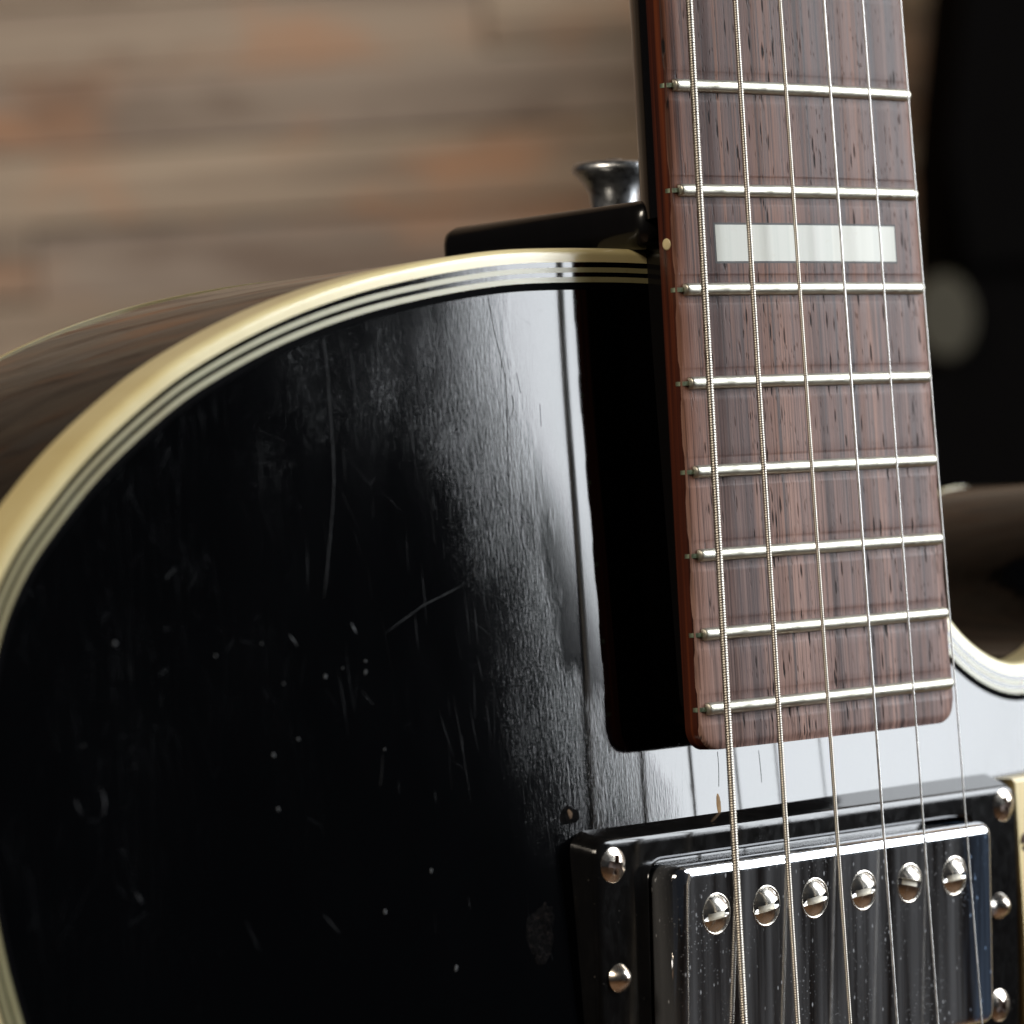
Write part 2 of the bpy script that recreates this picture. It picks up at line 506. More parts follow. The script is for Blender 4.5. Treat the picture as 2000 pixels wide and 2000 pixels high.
def catmull_closed(P, n):
    P = np.asarray(P, float)
    N = len(P)
    seg = []
    for i in range(N):
        p0, p1, p2, p3 = P[i - 1], P[i], P[(i + 1) % N], P[(i + 2) % N]
        for t in np.linspace(0, 1, 24, endpoint=False):
            seg.append(0.5 * ((2 * p1) + (-p0 + p2) * t + (2 * p0 - 5 * p1 + 4 * p2 - p3) * t * t + (-p0 + 3 * p1 - 3 * p2 + p3) * t ** 3))
    S = np.array(seg)
    d = np.r_[0, np.cumsum(np.linalg.norm(np.diff(np.r_[S, S[:1]], axis=0), axis=1))]
    s = np.linspace(0, d[-1], n, endpoint=False)
    S2 = np.r_[S, S[:1]]
    return np.c_[np.interp(s, d, S2[:, 0]), np.interp(s, d, S2[:, 1])]
OUT = catmull_closed(ctrl, 900)
for _ in range(3):
    OUT = (np.roll(OUT, 1, 0) + 2 * OUT + np.roll(OUT, -1, 0)) / 4
TAN = np.roll(OUT, -1, 0) - np.roll(OUT, 1, 0)
TAN /= np.linalg.norm(TAN, axis=1)[:, None]
INW = np.c_[-TAN[:, 1], TAN[:, 0]]
if ((OUT + INW * 3 - np.array([0, 60])) ** 2).sum() > ((OUT - np.array([0, 60])) ** 2).sum():
    INW = -INW
def rim_dist(xy):
    out = np.empty(len(xy))
    for i in range(0, len(xy), 4000):
        q = xy[i:i + 4000]
        out[i:i + 4000] = np.sqrt(((q[:, None, :] - OUT[None]) ** 2).sum(2).min(1))
    return out
SEG = np.linalg.norm(np.roll(OUT, -1, 0) - OUT, axis=1)
def soft_dist(xy):
    out = np.empty(len(xy))
    for i in range(0, len(xy), 4000):
        q = xy[i:i + 4000]
        r2 = ((q[:, None, :] - OUT[None]) ** 2).sum(2) + 4.0
        I = (SEG[None] / r2 ** 1.5).sum(1)
        out[i:i + 4000] = np.sqrt(2 / I)
    return out
def sstep(a, b, x):
    t = np.clip((x - a) / (b - a), 0, 1)
    return t * t * (3 - 2 * t)
DOME = 2.2
def top_z(xy):
    d = rim_dist(xy)
    s = soft_dist(xy)
    u = np.maximum(0, -(xy[:, 0] + 16))
    c = 0.00013
    q = np.where(u < 50, u * u * c, c * (100 * u - 2500))
    g = 1 - sstep(180, 236, xy[:, 1])
    z = ZB + DOME * sstep(8, 95, s) - q * g * sstep(6, 45, d)
    return z

def build_body():
    rings = [2.1, 3.0, 4.0, 4.95, 5.3, 5.65, 6.0, 6.35, 7.2, 8.6]
    pts = []
    n = len(OUT)
    for r in rings:
        pts.append(OUT + INW * r)
    allp = np.concatenate(pts)
    nb = n
    xs = np.arange(-165, 166, 2.4)
    ys = np.arange(-207, 244, 2.4)
    gx, gy = np.meshgrid(xs, ys)
    g = np.c_[gx.ravel(), gy.ravel()]
    g += rng.uniform(-0.3, 0.3, g.shape)
    dd = rim_dist(g)
    # inside test by winding
    def inside(q):
        x, y = q[:, 0], q[:, 1]
        c = np.zeros(len(q), bool)
        A, B = OUT, np.roll(OUT, -1, 0)
        for (x1, y1), (x2, y2) in zip(A, B):
            if (y1 > y2) == False and y1 == y2:
                continue
            cond = ((y1 > y) != (y2 > y)) & (x < (x2 - x1) * (y - y1) / (y2 - y1) + x1)
            c ^= cond
        return c
    g = g[inside(g) & (dd > 10.2)]
    P = np.concatenate([allp, g])
    edges = [(i, (i + 1) % nb) for i in range(nb)]
    res = delaunay_2d_cdt([Vector(p) for p in P], edges, [], 1, 1e-5)
    V = np.array([tuple(v) for v in res[0]])
    F = [tuple(f) for f in res[2]]
    z = top_z(V)
    e = 0.15
    gxv = (top_z(V + [e, 0]) - top_z(V - [e, 0])) / (2 * e)
    gyv = (top_z(V + [0, e]) - top_z(V - [0, e])) / (2 * e)
    verts = np.c_[V, z]
    top = mk('body', verts, F, M['lacquer'], ROOT)
    me = top.data
    nrm = np.c_[-gxv, -gyv, np.ones(len(z))]
    nrm /= np.linalg.norm(nrm, axis=1)[:, None]
    wn = np.c_[nrm[:, 0], -nrm[:, 2], nrm[:, 1]]
    # make sure the faces point out of the guitar
    if me.polygons[0].normal.y > 0:
        me.flip_normals()
    me.normals_split_custom_set_from_vertices(wn.tolist())
    return top
BODY = build_body()

def sweep_rim(name, prof, mat, parent, closed=True):
    """prof: (inset, z) list swept round the whole outline"""
    n = len(OUT)
    rows = []
    for ins, z in prof:
        q = OUT + INW * ins
        rows.append(np.c_[q, np.full(n, z)])
    return mk(name, np.concatenate(rows), strip_faces(len(prof), n, closed_c=True, closed_r=closed), mat, parent, sharp=50)
a = np.linspace(math.pi, math.pi / 2, 7)
prof = [(0, ZB - 6.6)] + [(1.15 + 1.15 * math.cos(t), ZB - 1.15 + 1.15 * math.sin(t)) for t in a] + [(2.1, ZB + 0.01), (2.1, ZB - 1.5), (1.2, ZB - 6.6)]
sweep_rim('binding', prof, M['binding'], BODY)
for i0, i1 in ((2.85, 3.55), (4.2, 4.95)):
    sweep_rim('purfling_line', [(i0, ZB - 0.3), (i0, ZB + 0.03), (i1, ZB + 0.03), (i1, ZB - 0.3)], M['purf'], BODY)
sweep_rim('scraped_edge_line', [(4.95, ZB - 0.3), (4.95, ZB + 0.02), (6.0, ZB + 0.02), (6.0, ZB - 0.3)], M['matte'], BODY)
# sides: painted rim between the two bindings, and the back
bk = [(0.15, ZB - 6.5), (0.12, ZB - 6.8), (0.12, ZK + 2.2), (0.15, ZK + 2.0)]
SIDE = sweep_rim('rim_side', bk + [(3, ZK + 2.0), (3, ZB - 6.5)], M['sidep'], BODY)
bb = [(0, ZK + 2.0)] + [(1.2 + 1.2 * math.cos(t), ZK + 1.2 + 1.2 * math.sin(t)) for t in np.linspace(math.pi, 1.5 * math.pi, 6)] + [(3, ZK), (3, ZK + 2.0)]
sweep_rim('back_binding', bb, M['binding'], BODY)
q = OUT + INW * 3
mk('back', np.c_[q, np.full(len(q), ZK + 0.01)], [tuple(range(len(q)))], M['sidep'], BODY, smooth=False)

# ---------------- marks on the top (real positions on the lacquer)
def ribbon(name, pts, width, mat, lift=0.03, taper=True, group=None):
    P = np.asarray(pts, float)
    d = np.r_[0, np.cumsum(np.linalg.norm(np.diff(P, axis=0), axis=1))]
    n = max(6, int(d[-1] / 0.8))
    s = np.linspace(0, d[-1], n)
    X = np.c_[np.interp(s, d, P[:, 0]), np.interp(s, d, P[:, 1])]
    for _ in range(2):
        X[1:-1] = (X[:-2] + 2 * X[1:-1] + X[2:]) / 4
    T = np.gradient(X, axis=0)
    T /= np.linalg.norm(T, axis=1)[:, None]
    N = np.c_[-T[:, 1], T[:, 0]]
    wv = np.full(n, width / 2)
    if taper:
        wv *= np.clip(np.minimum(np.arange(n), n - 1 - np.arange(n)) / 3.0, 0.15, 1) * rng.uniform(0.55, 1.0, n)
    z0 = top_z(X)
    rows = [np.c_[X - N * wv[:, None], z0 - 0.02], np.c_[X - N * wv[:, None] * 0.5, z0 + lift], np.c_[X + N * wv[:, None] * 0.5, z0 + lift], np.c_[X + N * wv[:, None], z0 - 0.02]]
    V = np.concatenate(rows)
    return mk(name, V, strip_faces(4, n), mat, BODY)
def blob(name, xy, rx, ry, mat, h=0.06, ang=0.0, jag=0.25, n=26):
    ca, sa = math.cos(ang), math.sin(ang)
    V = []
    F = []
    tt = np.arange(n) * 2 * math.pi / n
    rad = 1 + jag * sum(rng.uniform(-1, 1) * np.cos(kk * tt + rng.uniform(0, 6)) / kk ** 0.6 for kk in (2, 3, 5, 7, 11, 17, 23)) / 1.7
    for k, fr in enumerate((1.0, 0.8, 0.4)):
        for i in range(n):
            t = 2 * math.pi * i / n
            x, y = rx * fr * rad[i] * math.cos(t), ry * fr * rad[i] * math.sin(t)
            V.append((xy[0] + x * ca - y * sa, xy[1] + x * sa + y * ca))
    V.append(xy)
    V = np.array(V)
    z = top_z(V) + np.r_[np.full(n, -0.03), h + rng.uniform(-0.6, 0.6, n) * h * 0.6, h + rng.uniform(-0.6, 0.6, n) * h * 0.6, h]
    F = strip_faces(3, n, closed_c=True) + [(2 * n + i, 2 * n + (i + 1) % n, 3 * n) for i in range(n)]
    return mk(name, np.c_[V, z], F, mat, BODY)
MARKS = [
    ('crack_refl', 0.13, [(-53.72, 235.92), (-52.92, 230.92), (-51.88, 226.55), (-51.24, 223.72), (-51.54, 219.1), (-52.06, 212.45), (-52.54, 205.04), (-53.24, 199.18), (-53.72, 194.6)]),
    ('crack_refl', 0.1, [(-50.33, 221.9), (-49.96, 220.86), (-50.38, 219.33), (-51.17, 218.45)]),
    ('crack_refl', 0.07, [(-49.16, 224.96), (-48.63, 222.12)]),
    ('crack_refl', 0.05, [(-45.06, 220.5), (-45.15, 217.39)]),
    ('crack_refl', 0.06, [(-14.6, 169.58), (-14.52, 167.59), (-14.89, 164.56)]),
    ('crack_refl', 0.05, [(-5.72, 169.01), (-5.58, 166.84), (-5.59, 164.36)]),  # dark streak painted in for a string's reflection, not a split
    ('scratch', 0.13, [(-84.57, 231.99), (-84.1, 227.79), (-83.97, 221.63), (-83.94, 214.24), (-84.35, 209.33), (-85.53, 203.22), (-87.13, 195.94)]),
    ('scratch', 0.1, [(-57.67, 221.04), (-61.48, 217.58), (-65.24, 214.14), (-67.93, 210.96)]),
    ('scratch', 0.1, [(-61.76, 196.43), (-64.45, 195.44), (-69.75, 193.85), (-74.71, 191.51), (-77.16, 190.42)]),
    ('scratch', 0.12, [(-81.51, 231.22), (-80.85, 227.25)]),
    ('scratch', 0.1, [(-82.15, 215.91), (-82.07, 210.97)]),
    ('scratch', 0.14, [(-69.7, 222.06), (-69.3, 218.79), (-69.3, 216.78)]),
    ('scratch', 0.12, [(-62.42, 234.56), (-61.74, 230.51), (-61.37, 226.7)]),
    ('scratch', 0.08, [(-66.54, 218.97), (-64.24, 217.65)]),
    ('scratch', 0.2, [(-65.88, 232.57), (-65.88, 230.55)]),
    ('scratch', 0.15, [(-76.56, 232.66), (-76.46, 230.67)]),
    ('scratch', 0.12, [(-70.62, 229.1), (-70.29, 227.09)]),
    ('scratch', 0.08, [(-72.58, 224.12), (-72.12, 221.61)]),
    ('scratch', 0.08, [(-61.32, 191.47), (-57.69, 188.96)]),
    ('scratch', 0.07, [(-68.2, 223.54), (-67.36, 219.49)]),
    ('scratch', 0.07, [(-59.04, 201.5), (-60.14, 196.98)]),
    ('scratch', 0.07, [(-56.49, 194.5), (-52.43, 192.22)]),
    ('scratch', 0.09, [(-63.05, 223.44), (-63.91, 221.43)]),
    ('scratch', 0.09, [(-65.16, 227.01), (-63.91, 225.47)]),
    ('scratch', 0.09, [(-57.07, 215.93), (-57.49, 213.14)]),
    ('scratch', 0.45, [(-82.83, 192.3), (-82.39, 191.68), (-81.87, 190.76)]),
    ('scratch', 0.35, [(-93.56, 191.41), (-92.22, 189.87)]),
    ('scratch', 0.1, [(-78.9, 174.46), (-79.21, 172.15), (-79.79, 170.26)]),
    ('scratch', 0.25, [(-121.63, 160.66), (-120.58, 159.07)]),
    ('scratch', 0.3, [(-126.16, 174.13), (-125.29, 172.22), (-126.07, 170.64)]),
    ('scratch', 0.13, [(-91.2, 154.78), (-88.4, 151.59)]),
    ('scratch', 0.15, [(-65.42, 153.96), (-65.29, 152.36)]),
    ('scratch', 0.08, [(-81.82, 183.24), (-79.9, 181.16)]),
    ('scratch', 0.2, [(-130.4, 173.23), (-129.43, 170.95)]),
    ('scratch', 0.08, [(-119.96, 190.01), (-120.0, 186.69)]),
    ('scratch', 0.08, [(-103.99, 155.04), (-101.88, 150.65)]),
    ('scratch', 0.06, [(-65.48, 181.28), (-63.74, 166.87)]),
    ('scratch', 0.06, [(-57.46, 178.7), (-56.82, 173.45)]),
    ('scratch', 0.16, [(-40.52, 167.72), (-39.98, 165.12), (-39.36, 161.5)]),
    ('scratch', 0.07, [(-43.96, 167.47), (-40.82, 167.42)]),
]
for kind_, wd_, P_ in MARKS:
    if kind_ == 'crack_refl':
        ribbon('crack_refl', P_, wd_, M['crack_refl'], 0.05, taper=False)
    else:
        ribbon('scratch', P_, wd_, M['scr'] if wd_ > 0.15 else M['scrf'], 0.02)
for x_, y_ in [(-106.07, 189.4), (-98.31, 190.49), (-95.0, 185.01), (-80.71, 187.04), (-80.83, 185.57), (-93.2, 177.62), (-97.37, 168.83), (-78.53, 175.09), (-128.5, 179.62), (-122.48, 192.02), (-87.84, 185.47), (-84.77, 186.35), (-80.38, 153.6), (-71.81, 158.17), (-68.51, 144.71), (-97.53, 175.88)]:
    r_ = random.uniform(0.10, 0.30)
    blob('dust_speck', (x_, y_), r_, r_ * random.uniform(0.9, 2.2), M['lint'], 0.08, random.uniform(-0.6, 0.6), 0.4)
def hairlines():
    V, F = [], []
    for k in range(110):
        x0 = -50 - abs(random.gauss(0, 20))
        y0 = 236 - abs(random.gauss(0, 36))
        a_ = math.radians(90 + random.gauss(0, 8)) if random.random() < 0.94 else math.radians(random.uniform(20, 160))
        L_ = random.uniform(2, 11)
        n = max(5, int(L_ / 0.8))
        cv_ = random.gauss(0, 0.010)
        P_ = []
        x_, y_ = x0, y0
        for i in range(n):
            P_.append((x_, y_))
            x_ += L_ / n * math.cos(a_)
            y_ -= L_ / n * math.sin(a_)
            a_ += cv_
        P_ = np.array(P_)
        if rim_dist(P_).min() < 7 or P_[:, 0].max() > -42 or P_[:, 0].min() < -138:
            continue
        T_ = np.gradient(P_, axis=0)
        T_ /= np.linalg.norm(T_, axis=1)[:, None]
        N_ = np.c_[-T_[:, 1], T_[:, 0]]
        wd = random.uniform(0.02, 0.05) * np.sin(np.linspace(0.15, math.pi - 0.15, n))
        z_ = top_z(P_)
        b_ = len(V)
        for i in range(n):
            for sgn, dz in ((-1, -0.01), (0, 0.022), (1, -0.01)):
                q_ = P_[i] + N_[i] * wd[i] * sgn
                V.append((q_[0], q_[1], z_[i] + dz))
        for i in range(n - 1):
            for j in range(2):
                F.append((b_ + i * 3 + j, b_ + i * 3 + j + 1, b_ + i * 3 + j + 4, b_ + i * 3 + j + 3))
    o = mk('hairline_scratches', V, F, M['scrf'], BODY)
    o['kind'] = 'stuff'
hairlines()
blob('chipped_finish', (-52.7, 147.5), 2.6, 3.9, M['chipd'], 0.05, 0.1, 0.16, 90)
blob('chipped_finish', (-51.3, 149.6), 1.4, 2.2, M['chipd'], 0.09, -0.3, 0.4, 60)
blob('chipped_finish', (-52.9, 144.6), 1.2, 1.6, M['chipd'], 0.08, 0.5, 0.4, 60)
blob('chipped_finish', (-45.6, 163.2), 1.9, 1.4, M['chipd'], 0.06, 0.3, 0.4, 70)
blob('bare_wood_chip', (-45.4, 163.4), 0.5, 0.8, M['chipb'], 0.08, 0.3, 0.45, 40)
blob('bare_wood_chip', (-15.2, 162.0), 0.50, 1.75, M['chip'], 0.05, -0.02, 0.25, 30)


# ---------------- neck
S = 628.65
def fy(n):
    return S * 2 ** (-n / 12)
def hw(y):
    return (43 + (S - y) / 314.3 * 9) / 2 - 0.3
RAD = 340.0
YEND = 170.6
CR = 3.3
YTOP = 420.0
def build_neck():
    # back of the neck: half-oval below the fretboard from the heel upward
    ys = list(np.linspace(246, YTOP, 40))
    n = 28
    V = []
    for y in ys:
        A, Bd = hw(y) - 0.25, 14.2
        for i in range(n + 1):
            t = math.pi + math.pi * i / n
            V.append((A * math.cos(t), y, -4.05 + Bd * math.sin(t) * (abs(math.sin(t)) ** 0.05)))
    F = strip_faces(len(ys), n + 1)
    nv = n + 1
    F.append(tuple(range(nv)))
    F.append(tuple((len(ys) - 1) * nv + i for i in range(nv)))
    F += [(r * nv, (r + 1) * nv, (r + 1) * nv + n, r * nv + n) for r in range(len(ys) - 1)]
    return mk('neck', V, F, M['neckp'], ROOT, sharp=60)
NECK = build_neck()

def rbox(name, x0, x1, y0, y1, z0, z1, bev, seg, mat, parent, loc=None, sharp=None):
    me = bpy.data.meshes.new(name)
    bm = bmesh.new()
    L = G(*loc) if loc is not None else WL[parent].copy()
    bmesh.ops.create_cube(bm, size=1)
    for v in bm.verts:
        p = ((x0 + x1) / 2 + v.co.x * (x1 - x0), (y0 + y1) / 2 + v.co.y * (y1 - y0), (z0 + z1) / 2 + v.co.z * (z1 - z0))
        v.co = G(*p) - L
    bmesh.ops.bevel(bm, geom=bm.edges[:], offset=bev * 0.001, segments=seg, profile=0.5, affect='EDGES')
    bmesh.ops.recalc_face_normals(bm, faces=bm.faces[:])
    for f in bm.faces:
        f.smooth = True
    bm.to_mesh(me)
    bm.free()
    me.materials.append(mat)
    o = bpy.data.objects.new(name, me)
    put(o, L, parent)
    return o
# narrower tongue that carries the end of the fretboard over the top
def tongue():
    V = []
    outl = []
    r = 4.5
    X, y0, y1 = 21.7, 173.6, 246.0
    for cx, cy, a0 in ((X - r, y0 + r, -90), (X - 1, y1 - 1, 0), (-X + 1, y1 - 1, 90), (-X + r, y0 + r, 180)):
        rr = r if cy < 200 else 1
        for k in range(7):
            t = math.radians(a0 + 15 * k)
            outl.append((cx + rr * math.cos(t), cy + rr * math.sin(t)))
    n = len(outl)
    for z in (-16, -4.05):
        V += [(x, y, z) for x, y in outl]
    F = strip_faces(2, n, closed_c=True) + [tuple(range(n)), tuple(range(n, 2 * n))]
    return mk('neck_tongue', V, F, M['neckp'], NECK, sharp=40)
tongue()
rbox('heel', -26.0, 26.0, 242.0, 249.0, -50.5, -7.0, 2.6, 5, M['heel'], NECK, sharp=None)

# ---------------- fretboard
FRETS = list(range(11, 23))
def build_board():
    ys = {YEND, YTOP}
    for k in np.linspace(0, CR, 12):
        ys.add(YEND + CR * (1 - math.cos(k / CR * math.pi / 2)))
    for n in FRETS:
        for o_ in (-2.3, -2.05, -1.9, -1.2, 0, 1.2, 1.9, 2.05, 2.3):
            ys.add(fy(n) + o_)
    for y in np.arange(YEND + 5, YTOP, 2.0):
        ys.add(float(y))
    ys = sorted(ys)
    fr = np.array([fy(n) for n in FRETS])
    V = []
    nx = 24
    mi = []
    ncol = None
    for y in ys:
        h = hw(max(y, YEND + 0.01))
        if y < YEND + CR:
            u = (YEND + CR - y) / CR
            h = h - CR * (1 - math.sqrt(max(0, 1 - u * u)))
        df = np.abs(fr - y).min()
        up = 0.06 * float(sstep(1.9, 2.2, np.array(df)))
        ch = 0.28 + 0.40 * float(sstep(1.9, 3.2, np.array(df)))
        endr = 0.22 * float(sstep(1.2, 0.0, np.array(y - YEND)))
        top = lambda x: -x * x / (2 * RAD) + up - 0.06 - endr
        row = [(-h, -4.05), (-h, top(h) - ch * 0.75), (-h + ch * 0.25, top(h) - ch * 0.32), (-h + ch, top(h - ch))]
        xs = np.linspace(-h + ch, h - ch, nx)[1:-1]
        row += [(x, top(x)) for x in xs]
        row += [(h - ch, top(h - ch)), (h - ch * 0.25, top(h) - ch * 0.32), (h, top(h) - ch * 0.75), (h, -4.05)]
        V += [(x, y, z) for x, z in row]
        ncol = len(row)
    F = strip_faces(len(ys), ncol)
    mi = []
    for r in range(len(ys) - 1):
        for c in range(ncol - 1):
            mi.append(1 if (c == 0 or c == ncol - 2) else 0)
    F.append(tuple(range(ncol)))
    mi.append(0)
    F.append(tuple((len(ys) - 1) * ncol + i for i in range(ncol)))
    mi.append(0)
    F += [(r * ncol, (r + 1) * ncol, (r + 1) * ncol + ncol - 1, r * ncol + ncol - 1) for r in range(len(ys) - 1)]
    mi += [0] * (len(ys) - 1)
    return mk('fretboard', V, F, [M['rose'], M['edge']], NECK, mi=mi, sharp=75)
BOARD = build_board()
def board_z(x):
    return -x * x / (2 * RAD)

def build_fret(n):
    y0 = fy(n)
    h = hw(y0)
    xa, xb = -h + 1.25, h - 0.75
    xs = np.r_[xa, xa + 0.10, xa + 0.28, xa + 0.55, np.linspace(xa + 1, xb - 1, 24), xb - 0.5, xb - 0.2, xb]
    sc_ = np.r_[0.80, 0.93, 0.98, 1.0, np.ones(24), 1.0, 0.9, 0.72]
    lo = np.r_[0.05, 0.02, 0, 0, np.zeros(24), 0, 0, 0]
    k = 12
    V = []
    for x, s in zip(xs, sc_):
        for i in range(k + 1):
            t = math.pi * i / k
            V.append((x, y0 + 0.93 * s * math.cos(t), board_z(x) - 0.12 + (0.12 + 0.98 * s) * math.sin(t) ** 0.8))
    F = strip_faces(len(xs), k + 1)
    F.append(tuple(range(k + 1)))
    F.append(tuple((len(xs) - 1) * (k + 1) + i for i in range(k + 1)))
    mi = [0] * len(F)
    # tang showing in its slot at the bass edge of the board
    b = len(V)
    t = 0.30
    path = [(xa + 0.2, board_z(xa) + 0.22), (xa - 0.5, board_z(xa) + 0.12), (-h + 0.22, board_z(h) - 0.02), (-h - 0.07, board_z(h) - 0.45), (-h - 0.07, board_z(h) - 1.15)]
    for x, z in path:
        V += [(x, y0 - t, z), (x, y0 + t, z)]
    inn = [(-h + 1.4, -2.6), (-h + 0.6, -2.6)]
    for i in range(len(path) - 1):
        F.append((b + 2 * i, b + 2 * i + 1, b + 2 * i + 3, b + 2 * i + 2))
        mi.append(1)
    # side walls of the tang
    c0 = len(V)
    V += [(-h + 1.4, y0 - t, -2.4), (-h + 1.4, y0 + t, -2.4)]
    F.append(tuple([b + 2 * i for i in range(len(path))] + [c0]))
    F.append(tuple([b + 2 * i + 1 for i in range(len(path))] + [c0 + 1]))
    mi += [1, 1]
    return mk('fret', V, F, [M['fret'], M['tang']], BOARD, loc=(0, y0, 0), mi=mi, sharp=45)
for n in FRETS:
    build_fret(n)

def inlay():
    x0, x1, y0, y1 = -18.75, 20.25, 239.45, 244.65
    xs = np.linspace(x0, x1, 20)
    def slab(a, b, c, d, lift):
        xs = np.linspace(a, b, 20)
        V = []
        for yy, zz in ((c, -0.6), (c, lift), (d, lift), (d, -0.6)):
            V += [(x, yy, board_z(x) + zz) for x in xs]
        F = strip_faces(4, 20)
        F += [(0, 20, 40, 60), (19, 39, 59, 79)]
        return V, F
    V, F = slab(x0 - 0.34, x1 + 0.34, y0 - 0.30, y1 + 0.30, 0.010)
    mk('inlay_filler', V, F, M['gap'], BOARD, sharp=40)
    V, F = slab(x0, x1, y0, y1, 0.022)
    mk('block_inlay', V, F, M['inlay'], BOARD, sharp=40)
inlay()
def sidedot():
    V, F = [], []
    h = hw(242)
    c = (-h, 242.0, -2.55)
    n = 16
    for fr, dx in ((1.0, 0.1), (1.0, -0.05), (0.75, -0.10)):
        for i in range(n):
            t = 2 * math.pi * i / n
            V.append((c[0] + dx, c[1] + 0.85 * fr * math.cos(t), c[2] + 0.80 * fr * math.sin(t)))
    F = strip_faces(3, n, closed_c=True) + [tuple(range(2 * n, 3 * n))]
    mk('side_dot', V, F, M['cream'], BOARD, loc=c)
sidedot()

# ---------------- strings
STR = [((-24.44, 275.88, 2.6), (-27.35, 132.48, 3.3), 0.545, 0.36),
       ((-14.99, 276.3, 2.7), (-16.43, 131.09, 3.4), 0.405, 0.34),
       ((-5.66, 276.71, 2.8), (-5.45, 129.69, 3.5), 0.300, 0.30),
       ((3.99, 277.16, 2.7), (5.0, 128.35, 3.3), 0.195, 0),
       ((12.91, 277.61, 2.4), (14.4, 127.14, 3.0), 0.150, 0),
       ((22.13, 278.1, 1.9), (24.98, 125.77, 2.5), 0.118, 0)]
def build_string(a, b, r, pitch):
    a, b = np.array(a), np.array(b)
    u = (b - a) / (b[1] - a[1])
    P = lambda y: a + u * (y - a[1])
    y0, y1 = -40.0, 405.0
    k = 12
    if pitch:
        # helical winding only where it can be seen; core on either side
        step = pitch / 5
        ys = np.r_[y0, 112.0, np.arange(112.4, 292, step), 292.4, y1]
        wound = (ys > 112.2) & (ys < 292.2)
    else:
        ys = np.linspace(y0, y1, 60)
        wound = np.zeros(len(ys), bool)
    th = np.arange(k) * 2 * math.pi / k
    C = a[None] + u[None] * (ys - a[1])[:, None]
    rr = np.full((len(ys), k), r * 0.93 if pitch else r)
    if pitch:
        ph = 2 * math.pi * ys[:, None] / pitch + th[None]
        w_ = r * (0.74 + 0.26 * np.abs(np.cos(ph / 2)) ** 0.7 * 1.0)
        rr = np.where(wound[:, None], w_, rr)
    V = np.empty((len(ys), k, 3))
    V[..., 0] = C[:, None, 0] + rr * np.cos(th)[None]
    V[..., 1] = C[:, None, 1]
    V[..., 2] = C[:, None, 2] + rr * np.sin(th)[None]
    o = mk('wound_string' if pitch else 'plain_string', V.reshape(-1, 3), strip_faces(len(ys), k, closed_c=True), M['wound'] if pitch else M['plain'], ROOT)
    return o
for s in STR:
    build_string(*s)

# ---------------- pickup ring, pickup and screws
def rrect(x0, x1, y0, y1, r, per=7):
    o_ = []
    for cx, cy, a0 in ((x1 - r, y1 - r, 0), (x0 + r, y1 - r, 90), (x0 + r, y0 + r, 180), (x1 - r, y0 + r, 270)):
        for k in range(per):
            t = math.radians(a0 + 90 * k / (per - 1))
            o_.append((cx + r * math.cos(t), cy + r * math.sin(t)))
    return o_
RX0, RX1, RY0, RY1 = -44.6, 46.9, 120.5, 159.4
CX0, CX1, CY0, CY1 = -33.7, 35.7, 124.3, 155.0
ZR = -6.0
def zc(y):
    return -1.5 + 0.06 * (y - 155.0)
def build_ring():
    rows = []
    per = 7
    def row(ins, z, r):
        return [(x, y, z + 0.055 * (y - 159.4)) for x, y in rrect(RX0 + ins, RX1 - ins, RY0 + ins, RY1 - ins, r, per)]
    def irow(g, z, r):
        return [(x, y, z + 0.055 * (y - 159.4)) for x, y in rrect(CX0 - g, CX1 + g, CY0 - g, CY1 + g, r, per)]
    rows.append(row(-3.0, -15.0, 3.4))
    rows.append(row(-0.35, ZR - 1.0, 2.6))
    for k in range(6):
        t = math.pi / 2 * k / 5
        rows.append(row(-0.3 + 0.9 * (1 - math.cos(t)), ZR - 0.9 + 0.9 * math.sin(t), 2.5))
    rows.append(row(1.2, ZR, 2.2))
    rows.append(irow(1.25, ZR, 2.8))
    for k in range(5):
        t = math.pi / 2 * k / 4
        rows.append(irow(1.2 - 0.55 * math.sin(t), ZR - 0.55 * (1 - math.cos(t)), 2.7))
    rows.append(irow(0.6, -15.0, 2.6))
    nc = 4 * per
    V = [p for r in rows for p in r]
    return mk('pickup_ring', V, strip_faces(len(rows), nc, closed_c=True), M['plastic'], ROOT, loc=(1, 140, -10), sharp=50)
RING = build_ring()
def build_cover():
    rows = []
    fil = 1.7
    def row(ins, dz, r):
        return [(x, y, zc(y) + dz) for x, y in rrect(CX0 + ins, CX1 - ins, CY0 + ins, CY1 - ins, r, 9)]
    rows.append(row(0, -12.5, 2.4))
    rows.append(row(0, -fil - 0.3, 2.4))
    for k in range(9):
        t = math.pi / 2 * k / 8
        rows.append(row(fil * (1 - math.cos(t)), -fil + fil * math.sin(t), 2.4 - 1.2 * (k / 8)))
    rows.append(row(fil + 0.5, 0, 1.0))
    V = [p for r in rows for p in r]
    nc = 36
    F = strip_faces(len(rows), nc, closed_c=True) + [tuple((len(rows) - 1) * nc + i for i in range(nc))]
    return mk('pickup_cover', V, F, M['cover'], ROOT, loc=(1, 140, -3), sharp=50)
COVER = build_cover()

